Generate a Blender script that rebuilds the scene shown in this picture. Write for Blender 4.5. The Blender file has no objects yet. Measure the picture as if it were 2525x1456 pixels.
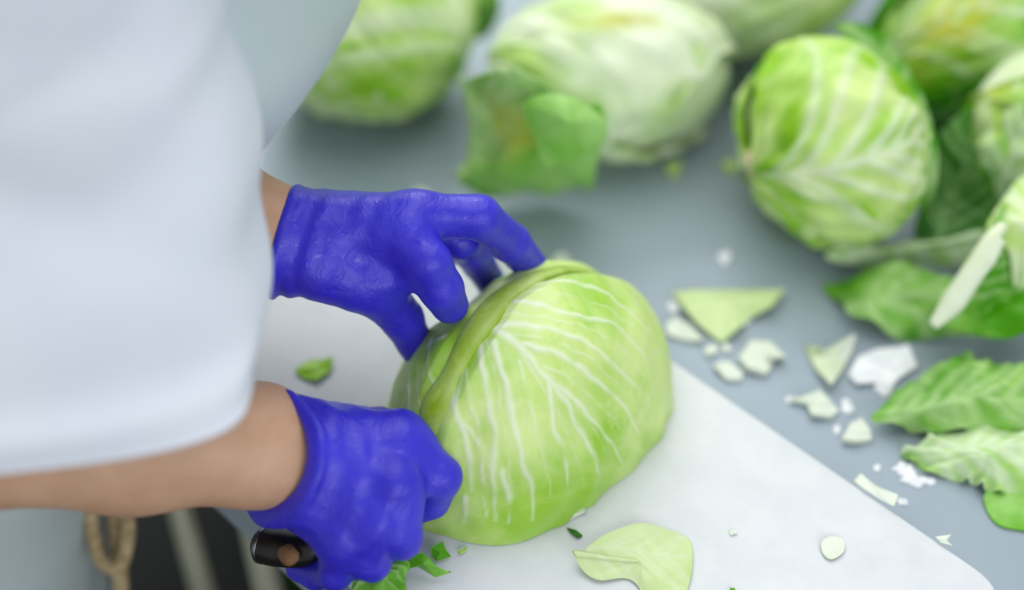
import bpy, math, random
import numpy as np
from math import sin, cos, pi, radians
from mathutils import Vector, Matrix

S = bpy.context.scene
COL = S.collection
rng = np.random.default_rng(7)

# ------------------------------------------------------------------ camera, light, exposure
TZ = 0.90                      # height of the steel table top
PIT, DIST, FPX, PW, PH = radians(46), 1.12, 3507.0, 2525.0, 1456.0
CAM = np.array([0, -DIST * cos(PIT), TZ + DIST * sin(PIT)])
FW = np.array([0, cos(PIT), -sin(PIT)]); UP = np.array([0, sin(PIT), cos(PIT)]); RT = np.array([1.0, 0, 0])
cd = bpy.data.cameras.new('camera')
cam = bpy.data.objects.new('camera', cd); COL.objects.link(cam)
cam.location = CAM; cam.rotation_euler = (pi / 2 - PIT, 0, 0)
cd.sensor_width = 36; cd.lens = FPX * 36 / PW
cd.clip_start = 0.05
cd.dof.use_dof = True; cd.dof.focus_distance = 0.915; cd.dof.aperture_fstop = 1.2
S.camera = cam

S.view_settings.view_transform = 'Standard'; S.view_settings.look = 'None'
S.view_settings.gamma = 1; S.view_settings.use_curve_mapping = False
S.view_settings.exposure = -0.06

w = bpy.data.worlds.new('world'); S.world = w; w.use_nodes = True
w.node_tree.nodes['Background'].inputs[0].default_value = (0.90, 0.955, 1.0, 1)
w.node_tree.nodes['Background'].inputs[1].default_value = 0.47

def area(name, loc, rot, sx, sy, power, col):
    l = bpy.data.lights.new(name, 'AREA'); l.shape = 'RECTANGLE'; l.size = sx; l.size_y = sy
    l.energy = power; l.color = col
    o = bpy.data.objects.new(name, l); COL.objects.link(o); o.location = loc; o.rotation_euler = rot
    return o
area('overhead_light', (-0.1, 0.55, 3.0), (radians(-12), 0, 0), 2.4, 1.8, 31, (1.0, 0.99, 0.96))
back_fill = area('overhead_light', (-0.55, 2.3, 2.75), (0, 0, 0), 2.2, 1.2, 44, (1.0, 0.99, 0.97))     # unseen fill light, added to brighten the dark left and rear
back_fill.rotation_euler = (Vector((-.1, 0.1, .9)) - back_fill.location).to_track_quat('-Z', 'Y').to_euler()
front_fill = area('front_fill_light', (1.1, -2.6, 2.35), (0, 0, 0), 2.4, 1.5, 36, (0.97, 0.99, 1.0))     # unseen fill light, added behind the camera to brighten the front faces
front_fill.rotation_euler = (Vector((0, 0, .95)) - front_fill.location).to_track_quat('-Z', 'Y').to_euler()

def at(px, py, z):
    """point of the place at height z above the table, seen in the direction of a photo pixel"""
    d = FW + RT * (px - PW / 2) / FPX - UP * (py - PH / 2) / FPX
    return CAM + d * ((TZ + z - CAM[2]) / d[2])
def ats(seq):
    return np.array([at(*p) for p in seq])

# ------------------------------------------------------------------ helpers
def tag(o, label=None, cat=None, group=None, kind=None):
    for k, v in (('label', label), ('category', cat), ('group', group), ('kind', kind)):
        if v: o[k] = v
    return o

def mesh_obj(name, V, Fc, mat, parent=None, smooth=True, attrs=None):
    me = bpy.data.meshes.new(name)
    me.from_pydata(np.asarray(V, float).tolist(), [], Fc if isinstance(Fc, list) else Fc.tolist())
    if smooth: me.polygons.foreach_set('use_smooth', np.ones(len(me.polygons), bool))
    for k, a in (attrs or {}).items():
        at_ = me.attributes.new(k, 'FLOAT', 'POINT'); at_.data.foreach_set('value', np.asarray(a, np.float32))
    me.materials.append(mat); me.update()
    o = bpy.data.objects.new(name, me); COL.objects.link(o)
    if parent is not None: o.parent = parent
    return o

def empty(name, loc):
    o = bpy.data.objects.new(name, None); COL.objects.link(o); o.location = Vector(loc); o.empty_display_size = .02
    return o
def put(o, root):
    """parent an object built in world coordinates"""
    o.parent = root; o.matrix_parent_inverse = Matrix.Translation(-Vector(root.location)); return o

class Noise:
    def __init__(s, seed, n=14, f=1.0):
        r = np.random.default_rng(seed)
        s.k = r.normal(size=(n, 3)) * f; s.p = r.uniform(0, 2 * pi, n); s.a = 1 / np.sqrt(n)
    def __call__(s, P):
        return (np.sin(np.asarray(P) @ s.k.T + s.p).sum(-1)) * s.a

def catmull(P, n):
    P = np.asarray(P, float); m = len(P)
    if m < 3:
        t = np.linspace(0, 1, n)[:, None]; return P[0] * (1 - t) + P[-1] * t
    E = np.vstack([2 * P[0] - P[1], P, 2 * P[-1] - P[-2]])
    out = []
    for t in np.linspace(0, m - 1 - 1e-9, n):
        i = int(t); f = t - i; a, b, c, d = E[i:i + 4]
        out.append(.5 * (2 * b + (c - a) * f + (2 * a - 5 * b + 4 * c - d) * f * f + (3 * b - a - 3 * c + d) * f ** 3))
    return np.array(out)
def catmull_closed(P, n):
    P = np.asarray(P, float); m = len(P); out = []
    for t in np.linspace(0, m, n, endpoint=False):
        i = int(t); f = t - i; a, b, c, d = (P[(i + j - 1) % m] for j in range(4))
        out.append(.5 * (2 * b + (c - a) * f + (2 * a - 5 * b + 4 * c - d) * f * f + (3 * b - a - 3 * c + d) * f ** 3))
    return np.array(out)

def grid_faces(nr, nc, closed=False):
    i = np.arange(nr - 1)[:, None]; j = np.arange(nc if closed else nc - 1)[None]; k = (j + 1) % nc
    return np.stack([i * nc + j, i * nc + k, (i + 1) * nc + k, (i + 1) * nc + j], -1).reshape(-1, 4)

def tube(name, P, rad, mat, parent=None, n=12, flat=1.0, nrm=None, attrs=None, caps=True):
    P = np.asarray(P, float); m = len(P); rad = np.broadcast_to(np.asarray(rad, float), m)
    T = np.gradient(P, axis=0); T /= np.linalg.norm(T, axis=1)[:, None]
    ref = np.array([0, 0, 1.0]) if nrm is None else np.asarray(nrm, float)
    V = []
    for i in range(m):
        rf = ref if ref.ndim == 1 else ref[i]
        b = np.cross(T[i], rf); b /= np.linalg.norm(b) + 1e-9; a = np.cross(b, T[i])
        th = np.linspace(0, 2 * pi, n, endpoint=False)
        V.append(P[i] + rad[i] * (np.cos(th)[:, None] * b + flat * np.sin(th)[:, None] * a))
    V = np.concatenate(V); Fc = grid_faces(m, n, True)[:, ::-1].tolist()
    if caps: Fc += [list(range(n)), list(range((m - 1) * n, m * n))[::-1]]
    return mesh_obj(name, V, Fc, mat, parent, attrs=attrs)

# --- signed-distance bodies -> one continuous skin (surface nets)
def surface_nets(f, org, h):
    ins = f < 0; nx, ny, nz = f.shape
    cx = (nx - 1, ny - 1, nz - 1)
    acc = np.zeros(cx + (3,), np.float32); cnt = np.zeros(cx, np.float32)
    cor = [(i, j, k) for i in (0, 1) for j in (0, 1) for k in (0, 1)]
    sl = lambda c: tuple(slice(c[a], cx[a] + c[a]) for a in range(3))
    for c in cor:
        for a in range(3):
            if c[a]: continue
            d = list(c); d[a] = 1; d = tuple(d)
            A, B = f[sl(c)], f[sl(d)]; m = ins[sl(c)] != ins[sl(d)]
            t = np.where(m, A / np.where(m, A - B, 1), 0)
            for e in range(3):
                acc[..., e] += np.where(m, (t if e == a else c[e]), 0)
            cnt += m
    act = cnt > 0; idx = np.full(cx, -1, np.int64); idx[act] = np.arange(act.sum())
    g = np.argwhere(act); V = (g + acc[act] / cnt[act][:, None]) * h + org
    Q = []
    for a in range(3):
        b, c = (a + 1) % 3, (a + 2) % 3
        s0 = [slice(1, -1)] * 3; s1 = [slice(1, -1)] * 3
        s0[a] = slice(0, -1); s1[a] = slice(1, None)
        A, B = ins[tuple(s0)], ins[tuple(s1)]
        for flip, m in ((0, A & ~B), (1, ~A & B)):
            p = np.argwhere(m)
            if not len(p): continue
            off = np.ones(3, int); off[a] = 0; p = p + off
            q = []
            for db, dc in ((0, 0), (-1, 0), (-1, -1), (0, -1)):
                r = p.copy(); r[:, b] += db; r[:, c] += dc; q.append(idx[r[:, 0], r[:, 1], r[:, 2]])
            q = np.stack(q, -1); Q.append(q[:, ::-1] if flip else q)
    return V, np.concatenate(Q)

def cone(P, a, b, ra, rb, nrm=None, sq=1.0):
    """tapered capsule; sq > 1 flattens it along nrm"""
    a = np.asarray(a, np.float32); b = np.asarray(b, np.float32)
    q = P - a; ba = b - a
    if nrm is not None:
        n = np.asarray(nrm, np.float32); n = n - ba * (n @ ba) / (ba @ ba); n /= np.linalg.norm(n)
        q = q + (q @ n)[..., None] * n * np.float32(sq - 1)
    t = np.clip((q @ ba) / (ba @ ba), 0, 1)
    return np.linalg.norm(q - t[..., None] * ba, axis=-1) - (ra + (rb - ra) * t)
def smin(a, b, k):
    h = np.clip(.5 + .5 * (b - a) / k, 0, 1); return b + (a - b) * h - k * h * (1 - h)
def smax(a, b, k): return -smin(-a, -b, k)
def chain(P, J, R, k=.004):
    d = None
    for i in range(len(J) - 1):
        e = cone(P, J[i], J[i + 1], R[i], R[i + 1]); d = e if d is None else smin(d, e, k)
    return d
def sdf_mesh(fn, lo, hi, h):
    lo = np.asarray(lo, np.float32); n = np.ceil((np.asarray(hi) - lo) / h).astype(int) + 1
    ax = [lo[i] + np.arange(n[i], dtype=np.float32) * np.float32(h) for i in range(3)]
    st = 5; m = (n + st - 1) // st
    cx_ = [lo[i] + (np.arange(m[i], dtype=np.float32) * st + (st - 1) / 2) * np.float32(h) for i in range(3)]
    cg = np.stack(np.meshgrid(*cx_, indexing='ij'), -1).reshape(-1, 3)
    cv = fn(cg).reshape(m)                                   # coarse look, then only the cells near the skin
    big = cv
    for a in range(3): big = np.repeat(big, st, axis=a)
    f = big[:n[0], :n[1], :n[2]].astype(np.float32)
    near = np.argwhere(np.abs(f) < h * st * 1.5)
    f[tuple(near.T)] = fn((lo + near * np.float32(h)).astype(np.float32))
    return surface_nets(f, lo, h)

# ------------------------------------------------------------------ materials
def srgb(r, g, b):
    f = lambda c: (c / 255 / 12.92) if c / 255 <= .04045 else ((c / 255 + .055) / 1.055) ** 2.4
    return (f(r), f(g), f(b), 1)
class MT:
    def __init__(s, name):
        s.m = bpy.data.materials.new(name); s.m.use_nodes = True; s.t = s.m.node_tree; s.p = s.t.nodes['Principled BSDF']
    def n(s, ty, **kw):
        o = s.t.nodes.new(ty)
        for k, v in kw.items():
            if k.startswith('_'): setattr(o, k[1:], v)
            else: o.inputs[k.replace('__', ' ')].default_value = v
        return o
    def l(s, a, b): s.t.links.new(a, b)
    def set(s, **kw):
        for k, v in kw.items(): s.p.inputs[k.replace('__', ' ')].default_value = v
    def noise(s, scale, detail=3, rough=.55, coord='Object', vec=None, dist=0.0):
        t = s.n('ShaderNodeTexNoise', Scale=scale, Detail=detail, Roughness=rough, Distortion=dist)
        if vec is None:
            c = s.n('ShaderNodeTexCoord'); vec = c.outputs[coord]
        s.l(vec, t.inputs['Vector']); return t.outputs['Fac']
    def ramp(s, fac, stops):
        r = s.n('ShaderNodeValToRGB'); e = r.color_ramp.elements
        while len(e) < len(stops): e.new(.5)
        for x, (p, c) in zip(e, stops): x.position = p; x.color = c
        s.l(fac, r.inputs[0]); return r.outputs[0]
    def mix(s, fac, a, b):
        m = s.n('ShaderNodeMix', _data_type='RGBA')
        for sock, v in ((m.inputs[0], fac), (m.inputs[6], a), (m.inputs[7], b)):
            if hasattr(v, 'is_linked'): s.l(v, sock)
            else: sock.default_value = v
        return m.outputs[2]
    def math(s, op, a, b=0.0, clamp=False):
        m = s.n('ShaderNodeMath', _operation=op, _use_clamp=clamp)
        for i, v in enumerate((a, b)):
            if hasattr(v, 'is_linked'): s.l(v, m.inputs[i])
            else: m.inputs[i].default_value = v
        return m.outputs[0]
    def attr(s, name): return s.n('ShaderNodeAttribute', _attribute_name=name).outputs['Fac']
    def bump(s, h, strength=.3, dist=.001, prev=None):
        b = s.n('ShaderNodeBump', Strength=strength, Distance=dist); s.l(h, b.inputs['Height'])
        if prev is not None: s.l(prev, b.inputs['Normal'])
        s.l(b.outputs[0], s.p.inputs['Normal']); return b.outputs[0]
    def color(s, sock): s.l(sock, s.p.inputs['Base Color'])

def leaf_mat(name, pale, green, vein, lo=.35, hi=.65, rough=.38, scale=22, transl=.22, yellow=None, vs=1.0):
    vs *= .8
    m = MT(name)
    nz = m.noise(scale, 4, .6, dist=.6)
    f = m.math('ADD', nz, m.math('MULTIPLY', m.attr('tint'), .6))
    c = m.ramp(f, [(lo, pale), (hi, green)])
    if yellow:
        n2 = m.noise(scale * .45, 2, .5, dist=.3)
        c = m.mix(m.math('MULTIPLY', m.ramp(n2, [(.58, (0, 0, 0, 1)), (.72, (1, 1, 1, 1))]), .8), c, yellow)
    v = m.math('MULTIPLY', m.attr('vein'), vs, True)
    c = m.mix(v, c, vein)
    c = m.mix(m.attr('yellowing'), c, srgb(204, 206, 42)); m.color(c)
    fine = m.noise(260, 3, .6)
    b = m.bump(m.math('ADD', m.math('MULTIPLY', nz, .5), m.math('MULTIPLY', fine, .12)), .35, .002)
    m.set(Roughness=rough, IOR=1.42)
    m.p.inputs['Specular IOR Level'].default_value = .45
    tr = m.n('ShaderNodeBsdfTranslucent'); m.l(c, tr.inputs[0])
    mx = m.n('ShaderNodeMixShader'); mx.inputs[0].default_value = transl
    out = m.t.nodes['Material Output']
    m.l(m.p.outputs[0], mx.inputs[1]); m.l(tr.outputs[0], mx.inputs[2]); m.l(mx.outputs[0], out.inputs[0])
    return m.m

M = {}
M['hero'] = leaf_mat('halved_cabbage_leaf', srgb(216, 240, 152), srgb(158, 208, 62), srgb(246, 250, 238), .46, .96, .36, 26, .06)
M['rib'] = leaf_mat('cabbage_rib', srgb(190, 214, 108), srgb(146, 182, 34), srgb(222, 236, 180), .40, .80, .4, 60, .05)
M['pale'] = leaf_mat('pale_cabbage_leaf', srgb(230, 242, 210), srgb(188, 222, 124), srgb(242, 248, 234), .58, 1.05, .4, 14, .08, srgb(206, 214, 84), vs=.4)
M['cab'] = leaf_mat('cabbage_leaf', srgb(214, 240, 150), srgb(148, 206, 32), srgb(242, 249, 230), .50, .92, .38, 22, .08, vs=.85)
M['cabg'] = leaf_mat('green_cabbage_leaf', srgb(186, 228, 126), srgb(118, 190, 28), srgb(232, 244, 218), .44, .86, .38, 18, .10, srgb(214, 210, 60))
M['green'] = leaf_mat('green_leaf', srgb(150, 212, 84), srgb(80, 164, 4), srgb(208, 234, 172), .34, .70, .36, 24, .14, vs=.75)
M['greeny'] = leaf_mat('yellowing_green_leaf', srgb(176, 226, 128), srgb(106, 186, 16), srgb(214, 236, 170), .46, .86, .36, 18, .14, srgb(196, 208, 64))
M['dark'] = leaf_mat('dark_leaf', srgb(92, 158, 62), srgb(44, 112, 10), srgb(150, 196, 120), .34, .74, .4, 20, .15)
M['chip'] = leaf_mat('cabbage_scrap', srgb(216, 236, 176), srgb(190, 222, 128), srgb(242, 248, 232), .55, 1.0, .35, 40, .10, vs=.4)
M['chipw'] = leaf_mat('white_scrap', srgb(228, 236, 222), srgb(214, 230, 186), srgb(246, 250, 242), .6, 1.05, .3, 40, .06)

m = MT('steel'); c = m.noise(3.0, 3, .5)
m.color(m.ramp(c, [(.3, srgb(150, 164, 172)), (.7, srgb(160, 174, 188))]))
m.set(Metallic=.15, Roughness=.45); m.p.inputs['Specular IOR Level'].default_value = .3; sc = m.n('ShaderNodeMapping'); sc.inputs['Scale'].default_value = (4, 300, 4)
tc = m.n('ShaderNodeTexCoord'); m.l(tc.outputs['Object'], sc.inputs[0]); sc.inputs['Rotation'].default_value = (0, 0, .78)
m.bump(m.noise(3, 2, .5, vec=sc.outputs[0]), .05, .0006); M['steel'] = m.m

m = MT('board_plastic'); m.color(m.ramp(m.noise(40, 4, .6), [(.3, srgb(211, 215, 220)), (.7, srgb(220, 223, 227))]))
m.set(Roughness=.42); m.bump(m.noise(420, 2, .5), .08, .0006); M['board'] = m.m

m = MT('nitrile_glove')
m.color(m.ramp(m.noise(30, 3, .5), [(.3, srgb(50, 42, 198)), (.75, srgb(60, 52, 216))]))
m.set(IOR=1.5)
sc = m.n('ShaderNodeMapping'); sc.inputs['Scale'].default_value = (1, .35, 1); sc.inputs['Rotation'].default_value = (.3, .2, .7)
tc = m.n('ShaderNodeTexCoord'); m.l(tc.outputs['Object'], sc.inputs[0])
wr = m.noise(110, 4, .65, vec=sc.outputs[0], dist=1.6); drops = m.ramp(m.noise(210, 1, .4), [(.64, (0, 0, 0, 1)), (.70, (1, 1, 1, 1))])
m.l(m.math('SUBTRACT', .38, m.math('MULTIPLY', drops, .28)), m.p.inputs['Roughness'])
pv = m.bump(wr, .4, .0020); m.bump(drops, .15, .0008, pv); M['glove'] = m.m

m = MT('skin'); n1 = m.noise(26, 4, .6)
m.color(m.ramp(n1, [(.3, srgb(200, 156, 124)), (.7, srgb(218, 176, 146))]))
m.set(Roughness=.5); m.p.inputs['Subsurface Weight'].default_value = .12; m.p.inputs['Subsurface Radius'].default_value = (.008, .003, .0015)
m.bump(m.noise(300, 3, .6), .12, .0006); M['skin'] = m.m

def cloth(name, a, b, rough=.8):
    m = MT(name); m.color(m.ramp(m.noise(5, 4, .6), [(.35, a), (.7, b)])); m.set(Roughness=rough)
    m.p.inputs['Sheen Weight'].default_value = .1
    m.bump(m.noise(900, 2, .5), .12, .0006); return m
M['coat'] = cloth('white_coat_cloth', srgb(219, 225, 237), srgb(229, 234, 243)).m
m = cloth('apron_cloth', srgb(186, 202, 204), srgb(200, 213, 214), .5)
st = m.ramp(m.noise(26, 4, .7), [(.63, (0, 0, 0, 1)), (.75, (1, 1, 1, 1))])
base = m.p.inputs['Base Color'].links[0].from_socket
m.color(m.mix(m.math('MULTIPLY', st, .35), base, srgb(190, 176, 150))); M['apron'] = m.m
m = MT('cotton_cord'); m.color(m.ramp(m.noise(160, 3, .6), [(.3, srgb(150, 128, 92)), (.7, srgb(196, 176, 138))]))
m.set(Roughness=.9); wv = m.n('ShaderNodeTexWave', Scale=120.0, Distortion=1.0); tc = m.n('ShaderNodeTexCoord')
m.l(tc.outputs['Object'], wv.inputs[0]); m.bump(wv.outputs['Fac'], .5, .001); M['cord'] = m.m
m = MT('black_handle'); m.color(m.ramp(m.noise(60, 2, .5), [(.3, srgb(18, 16, 15)), (.7, srgb(34, 29, 26))])); m.set(Roughness=.3); M['handle'] = m.m
m = MT('worn_wood'); m.color(m.ramp(m.noise(90, 4, .7), [(.3, srgb(88, 60, 34)), (.7, srgb(134, 96, 58))])); m.set(Roughness=.6); M['wood'] = m.m
m = MT('blade_steel'); m.color(m.ramp(m.noise(50, 2, .5), [(.3, srgb(120, 122, 124)), (.7, srgb(150, 152, 154))])); m.set(Metallic=1, Roughness=.25); M['blade'] = m.m
m = MT('dark_floor'); m.color(m.ramp(m.noise(6, 4, .6), [(.3, srgb(16, 18, 18)), (.7, srgb(30, 36, 28))])); m.set(Roughness=.55); M['floor'] = m.m
m = MT('dark_green_plastic'); m.color(m.ramp(m.noise(12, 3, .6), [(.3, srgb(26, 44, 18)), (.7, srgb(40, 62, 26))])); m.set(Roughness=.5); M['crate'] = m.m
m = MT('leg_steel'); m.color(m.ramp(m.noise(8, 3, .6), [(.3, srgb(150, 150, 132)), (.7, srgb(168, 168, 150))])); m.set(Metallic=.3, Roughness=.45); M['leg'] = m.m
m = MT('navy_cloth'); m.color(m.ramp(m.noise(30, 3, .6), [(.3, srgb(16, 18, 40)), (.7, srgb(26, 28, 58))])); m.set(Roughness=.85); M['navy'] = m.m

# ------------------------------------------------------------------ setting: floor, table, board
def rounded_slab(name, corners, radii, z0, z1, mat, bev=.003, parent=None):
    """slab with rounded plan corners and a small rounded top edge"""
    pts = []; n = len(corners)
    for i in range(n):
        c = np.array(corners[i], float); a = np.array(corners[i - 1]) - c; b = np.array(corners[(i + 1) % n]) - c
        a /= np.linalg.norm(a); b /= np.linalg.norm(b); r = radii[i]
        for t in np.linspace(0, 1, 9):
            p0, p1 = c + a * r, c + b * r
            pts.append((1 - t) ** 2 * p0 + 2 * t * (1 - t) * c + t * t * p1)
    pts = np.array(pts); ctr = pts.mean(0); m = len(pts); V = []
    levels = [(0, z0)] + [(bev * (1 - cos(t)), z1 - bev + bev * sin(t)) for t in np.linspace(0, pi / 2, 5)]
    for ins, z in levels:
        d = pts - ctr; q = pts - d / np.linalg.norm(d, axis=1)[:, None] * ins
        V.append(np.c_[q, np.full(m, z)])
    V = np.concatenate(V); Fc = grid_faces(len(levels), m, True).tolist()
    Fc += [list(range(m))[::-1], list(range((len(levels) - 1) * m, len(levels) * m))]
    o = mesh_obj(name, V, Fc, mat, parent, smooth=True)
    o.data.set_sharp_from_angle(angle=radians(50)) if hasattr(o.data, 'set_sharp_from_angle') else None
    return o

fl = mesh_obj('floor', [(-4, -3, 0), (4, -3, 0), (4, 4, 0), (-4, 4, 0)], [[0, 1, 2, 3]], M['floor'], smooth=False)
tag(fl, 'dark kitchen floor under the table', kind='structure')

UA = np.array([.7135, -.7007]); UN = np.array([-.7007, -.7135])     # along the board, and towards the cook
A0 = np.array([-.0765, .105])
def brd(a, b): return A0 + UA * a + UN * b
table = empty('work_table', (0.3, 0.2, 0)); tag(table, 'stainless steel work table strewn with cabbage scraps', 'table')
E0 = .298
put(rounded_slab('table_top', [brd(-1.1, E0), brd(-1.1, -1.05), brd(1.5, -1.05), brd(1.5, E0)][::-1], [.02] * 4, TZ - .035, TZ, M['steel'], .004), table)
def post(p, r=.019, z0=0, z1=TZ - .036, name='leg', mat='leg'):
    return tube(name, [(p[0], p[1], z0), (p[0], p[1], (z0 + z1) / 2), (p[0], p[1], z1)], r, M[mat], n=20, nrm=(1, 0, 0))
for a, b in ((-.95, E0 - .06), (1.4, E0 - .06), (-.95, -.98), (1.4, -.98)):
    put(post(brd(a, b)), table)
lp = at(470, 1356, -.20); put(post(lp[:2], .0105), table)
lp = at(628, 1310, -.12); put(post(lp[:2], .012), table)

board = rounded_slab('cutting_board', [brd(0, 0), brd(.556, 0), brd(.556, .287), brd(0, .287)][::-1], [.02, .02, .028, .02], TZ + .0002, TZ + .02, M['board'], .003)
tag(board, 'white plastic cutting board under the halved cabbage', 'cutting board')

# a dark crate standing under the table
cr = empty('storage_crate', (-.02, .42, 0)); tag(cr, 'dark green plastic crate on the floor below the table', 'crate')
def box(name, lo, hi, mat, root):
    x0, y0, z0 = lo; x1, y1, z1 = hi
    V = [(x, y, z) for x in (x0, x1) for y in (y0, y1) for z in (z0, z1)]
    return put(mesh_obj(name, V, [[0, 1, 3, 2], [4, 6, 7, 5], [0, 4, 5, 1], [2, 3, 7, 6], [0, 2, 6, 4], [1, 5, 7, 3]], mat, smooth=False), root)
cx, cy = -.02, .42
for nm, lo, hi in (('bottom', (-.28, -.2, .005), (.28, .2, .02)), ('side_panel', (-.28, -.2, .02), (.28, -.185, .3)), ('side_panel', (-.28, .185, .02), (.28, .2, .3)),
                   ('end_panel', (-.28, -.185, .02), (-.265, .185, .3)), ('end_panel', (.265, -.185, .02), (.28, .185, .3)), ('rim', (-.3, -.22, .28), (.3, -.2, .31)), ('rim', (-.3, .2, .28), (.3, .22, .31))):
    box(nm, (lo[0] + cx, lo[1] + cy, lo[2]), (hi[0] + cx, hi[1] + cy, hi[2]), M['crate'], cr)

# ------------------------------------------------------------------ cabbages
def polyline_dist(P, L):
    d = np.full(len(P), 9.0); s = np.zeros(len(P)); tot = np.linalg.norm(np.diff(L, axis=0), axis=1); cum = np.r_[0, np.cumsum(tot)]
    for i in range(len(L) - 1):
        ba = L[i + 1] - L[i]; t = np.clip(((P - L[i]) @ ba) / (ba @ ba), 0, 1)
        e = np.linalg.norm(P - L[i] - t[:, None] * ba, axis=1); m = e < d
        d[m] = e[m]; s[m] = ((cum[i] + t * tot[i]) / cum[-1])[m]
    return d, s

# the halved cabbage in work: dome over a flat cut face, ribbed like its outermost leaf
HC = np.array([.01366, -.14002, TZ + .0205])
HR = [96,101,104,108,112,113,112,111,110,111,110,110,104,97,90,85,82,80,79,80,83,89,97,100,103,105,107,109,112,116,119,121,118,115,112,108,103,98,93,88,86,84,83,83,84,86,88,92]
VEINS = [  # mm from the middle of the cut face
 [(-34,-20,103),(-31,-43,99),(-26,-78,79),(-26,-99,53),(-25,-108,24)], [(-25,-27,105),(-17,-52,98),(-12,-75,82),(-5,-92,60),(-2,-97,49),(1,-105,20)],
 [(-27,-13,106),(-10,-28,106),(10,-47,96),(16,-51,90),(28,-62,71),(44,-71,29)], [(10,-47,96),(13,-68,79),(18,-76,66),(25,-89,29)],
 [(-26,-14,106),(-4,-11,109),(14,-14,107),(35,-17,98),(55,-22,80),(72,-23,56)], [(-7,-27,107),(13,-29,103),(33,-34,91),(55,-38,66),(71,-39,31)],
 [(17,-49,91),(40,-56,64),(61,-56,20)], [(-11,9,108),(28,0,105),(53,4,92),(77,-4,63)], [(-52,-49,88),(-48,-63,83),(-42,-85,68),(-40,-100,46)],
 [(-68,-1,83),(-65,-29,83),(-61,-43,84)], [(-83,-18,66),(-81,-43,62),(-78,-61,58)], [(-1,26,106),(29,30,102),(58,24,89),(78,17,69)],
 [(-42,-28,98),(-48,-61,85),(-33,-87,68),(-32,-109,29)], [(-55,-8,93),(-73,-3,78),(-83,-9,66)], [(-19,-95,59),(-15,-104,41),(-17,-110,22)], [(-45,-101,41),(-48,-108,18)]]
VW = [2.6, 2.6, 3.2, 2.2, 2.8, 2.6, 2.4, 2.2, 2.2, 2, 2, 2.2, 1.6, 1.8, 1.8, 1.8]
MIDRIB = np.array([(-69,-72,61),(-64,-60,74),(-54,-42,89),(-42,-21,100),(-32,-5,105),(-19,17,104),(0,34,104),(22,52,95),(44,66,76),(58,74,50)]) / 1000.
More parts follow.
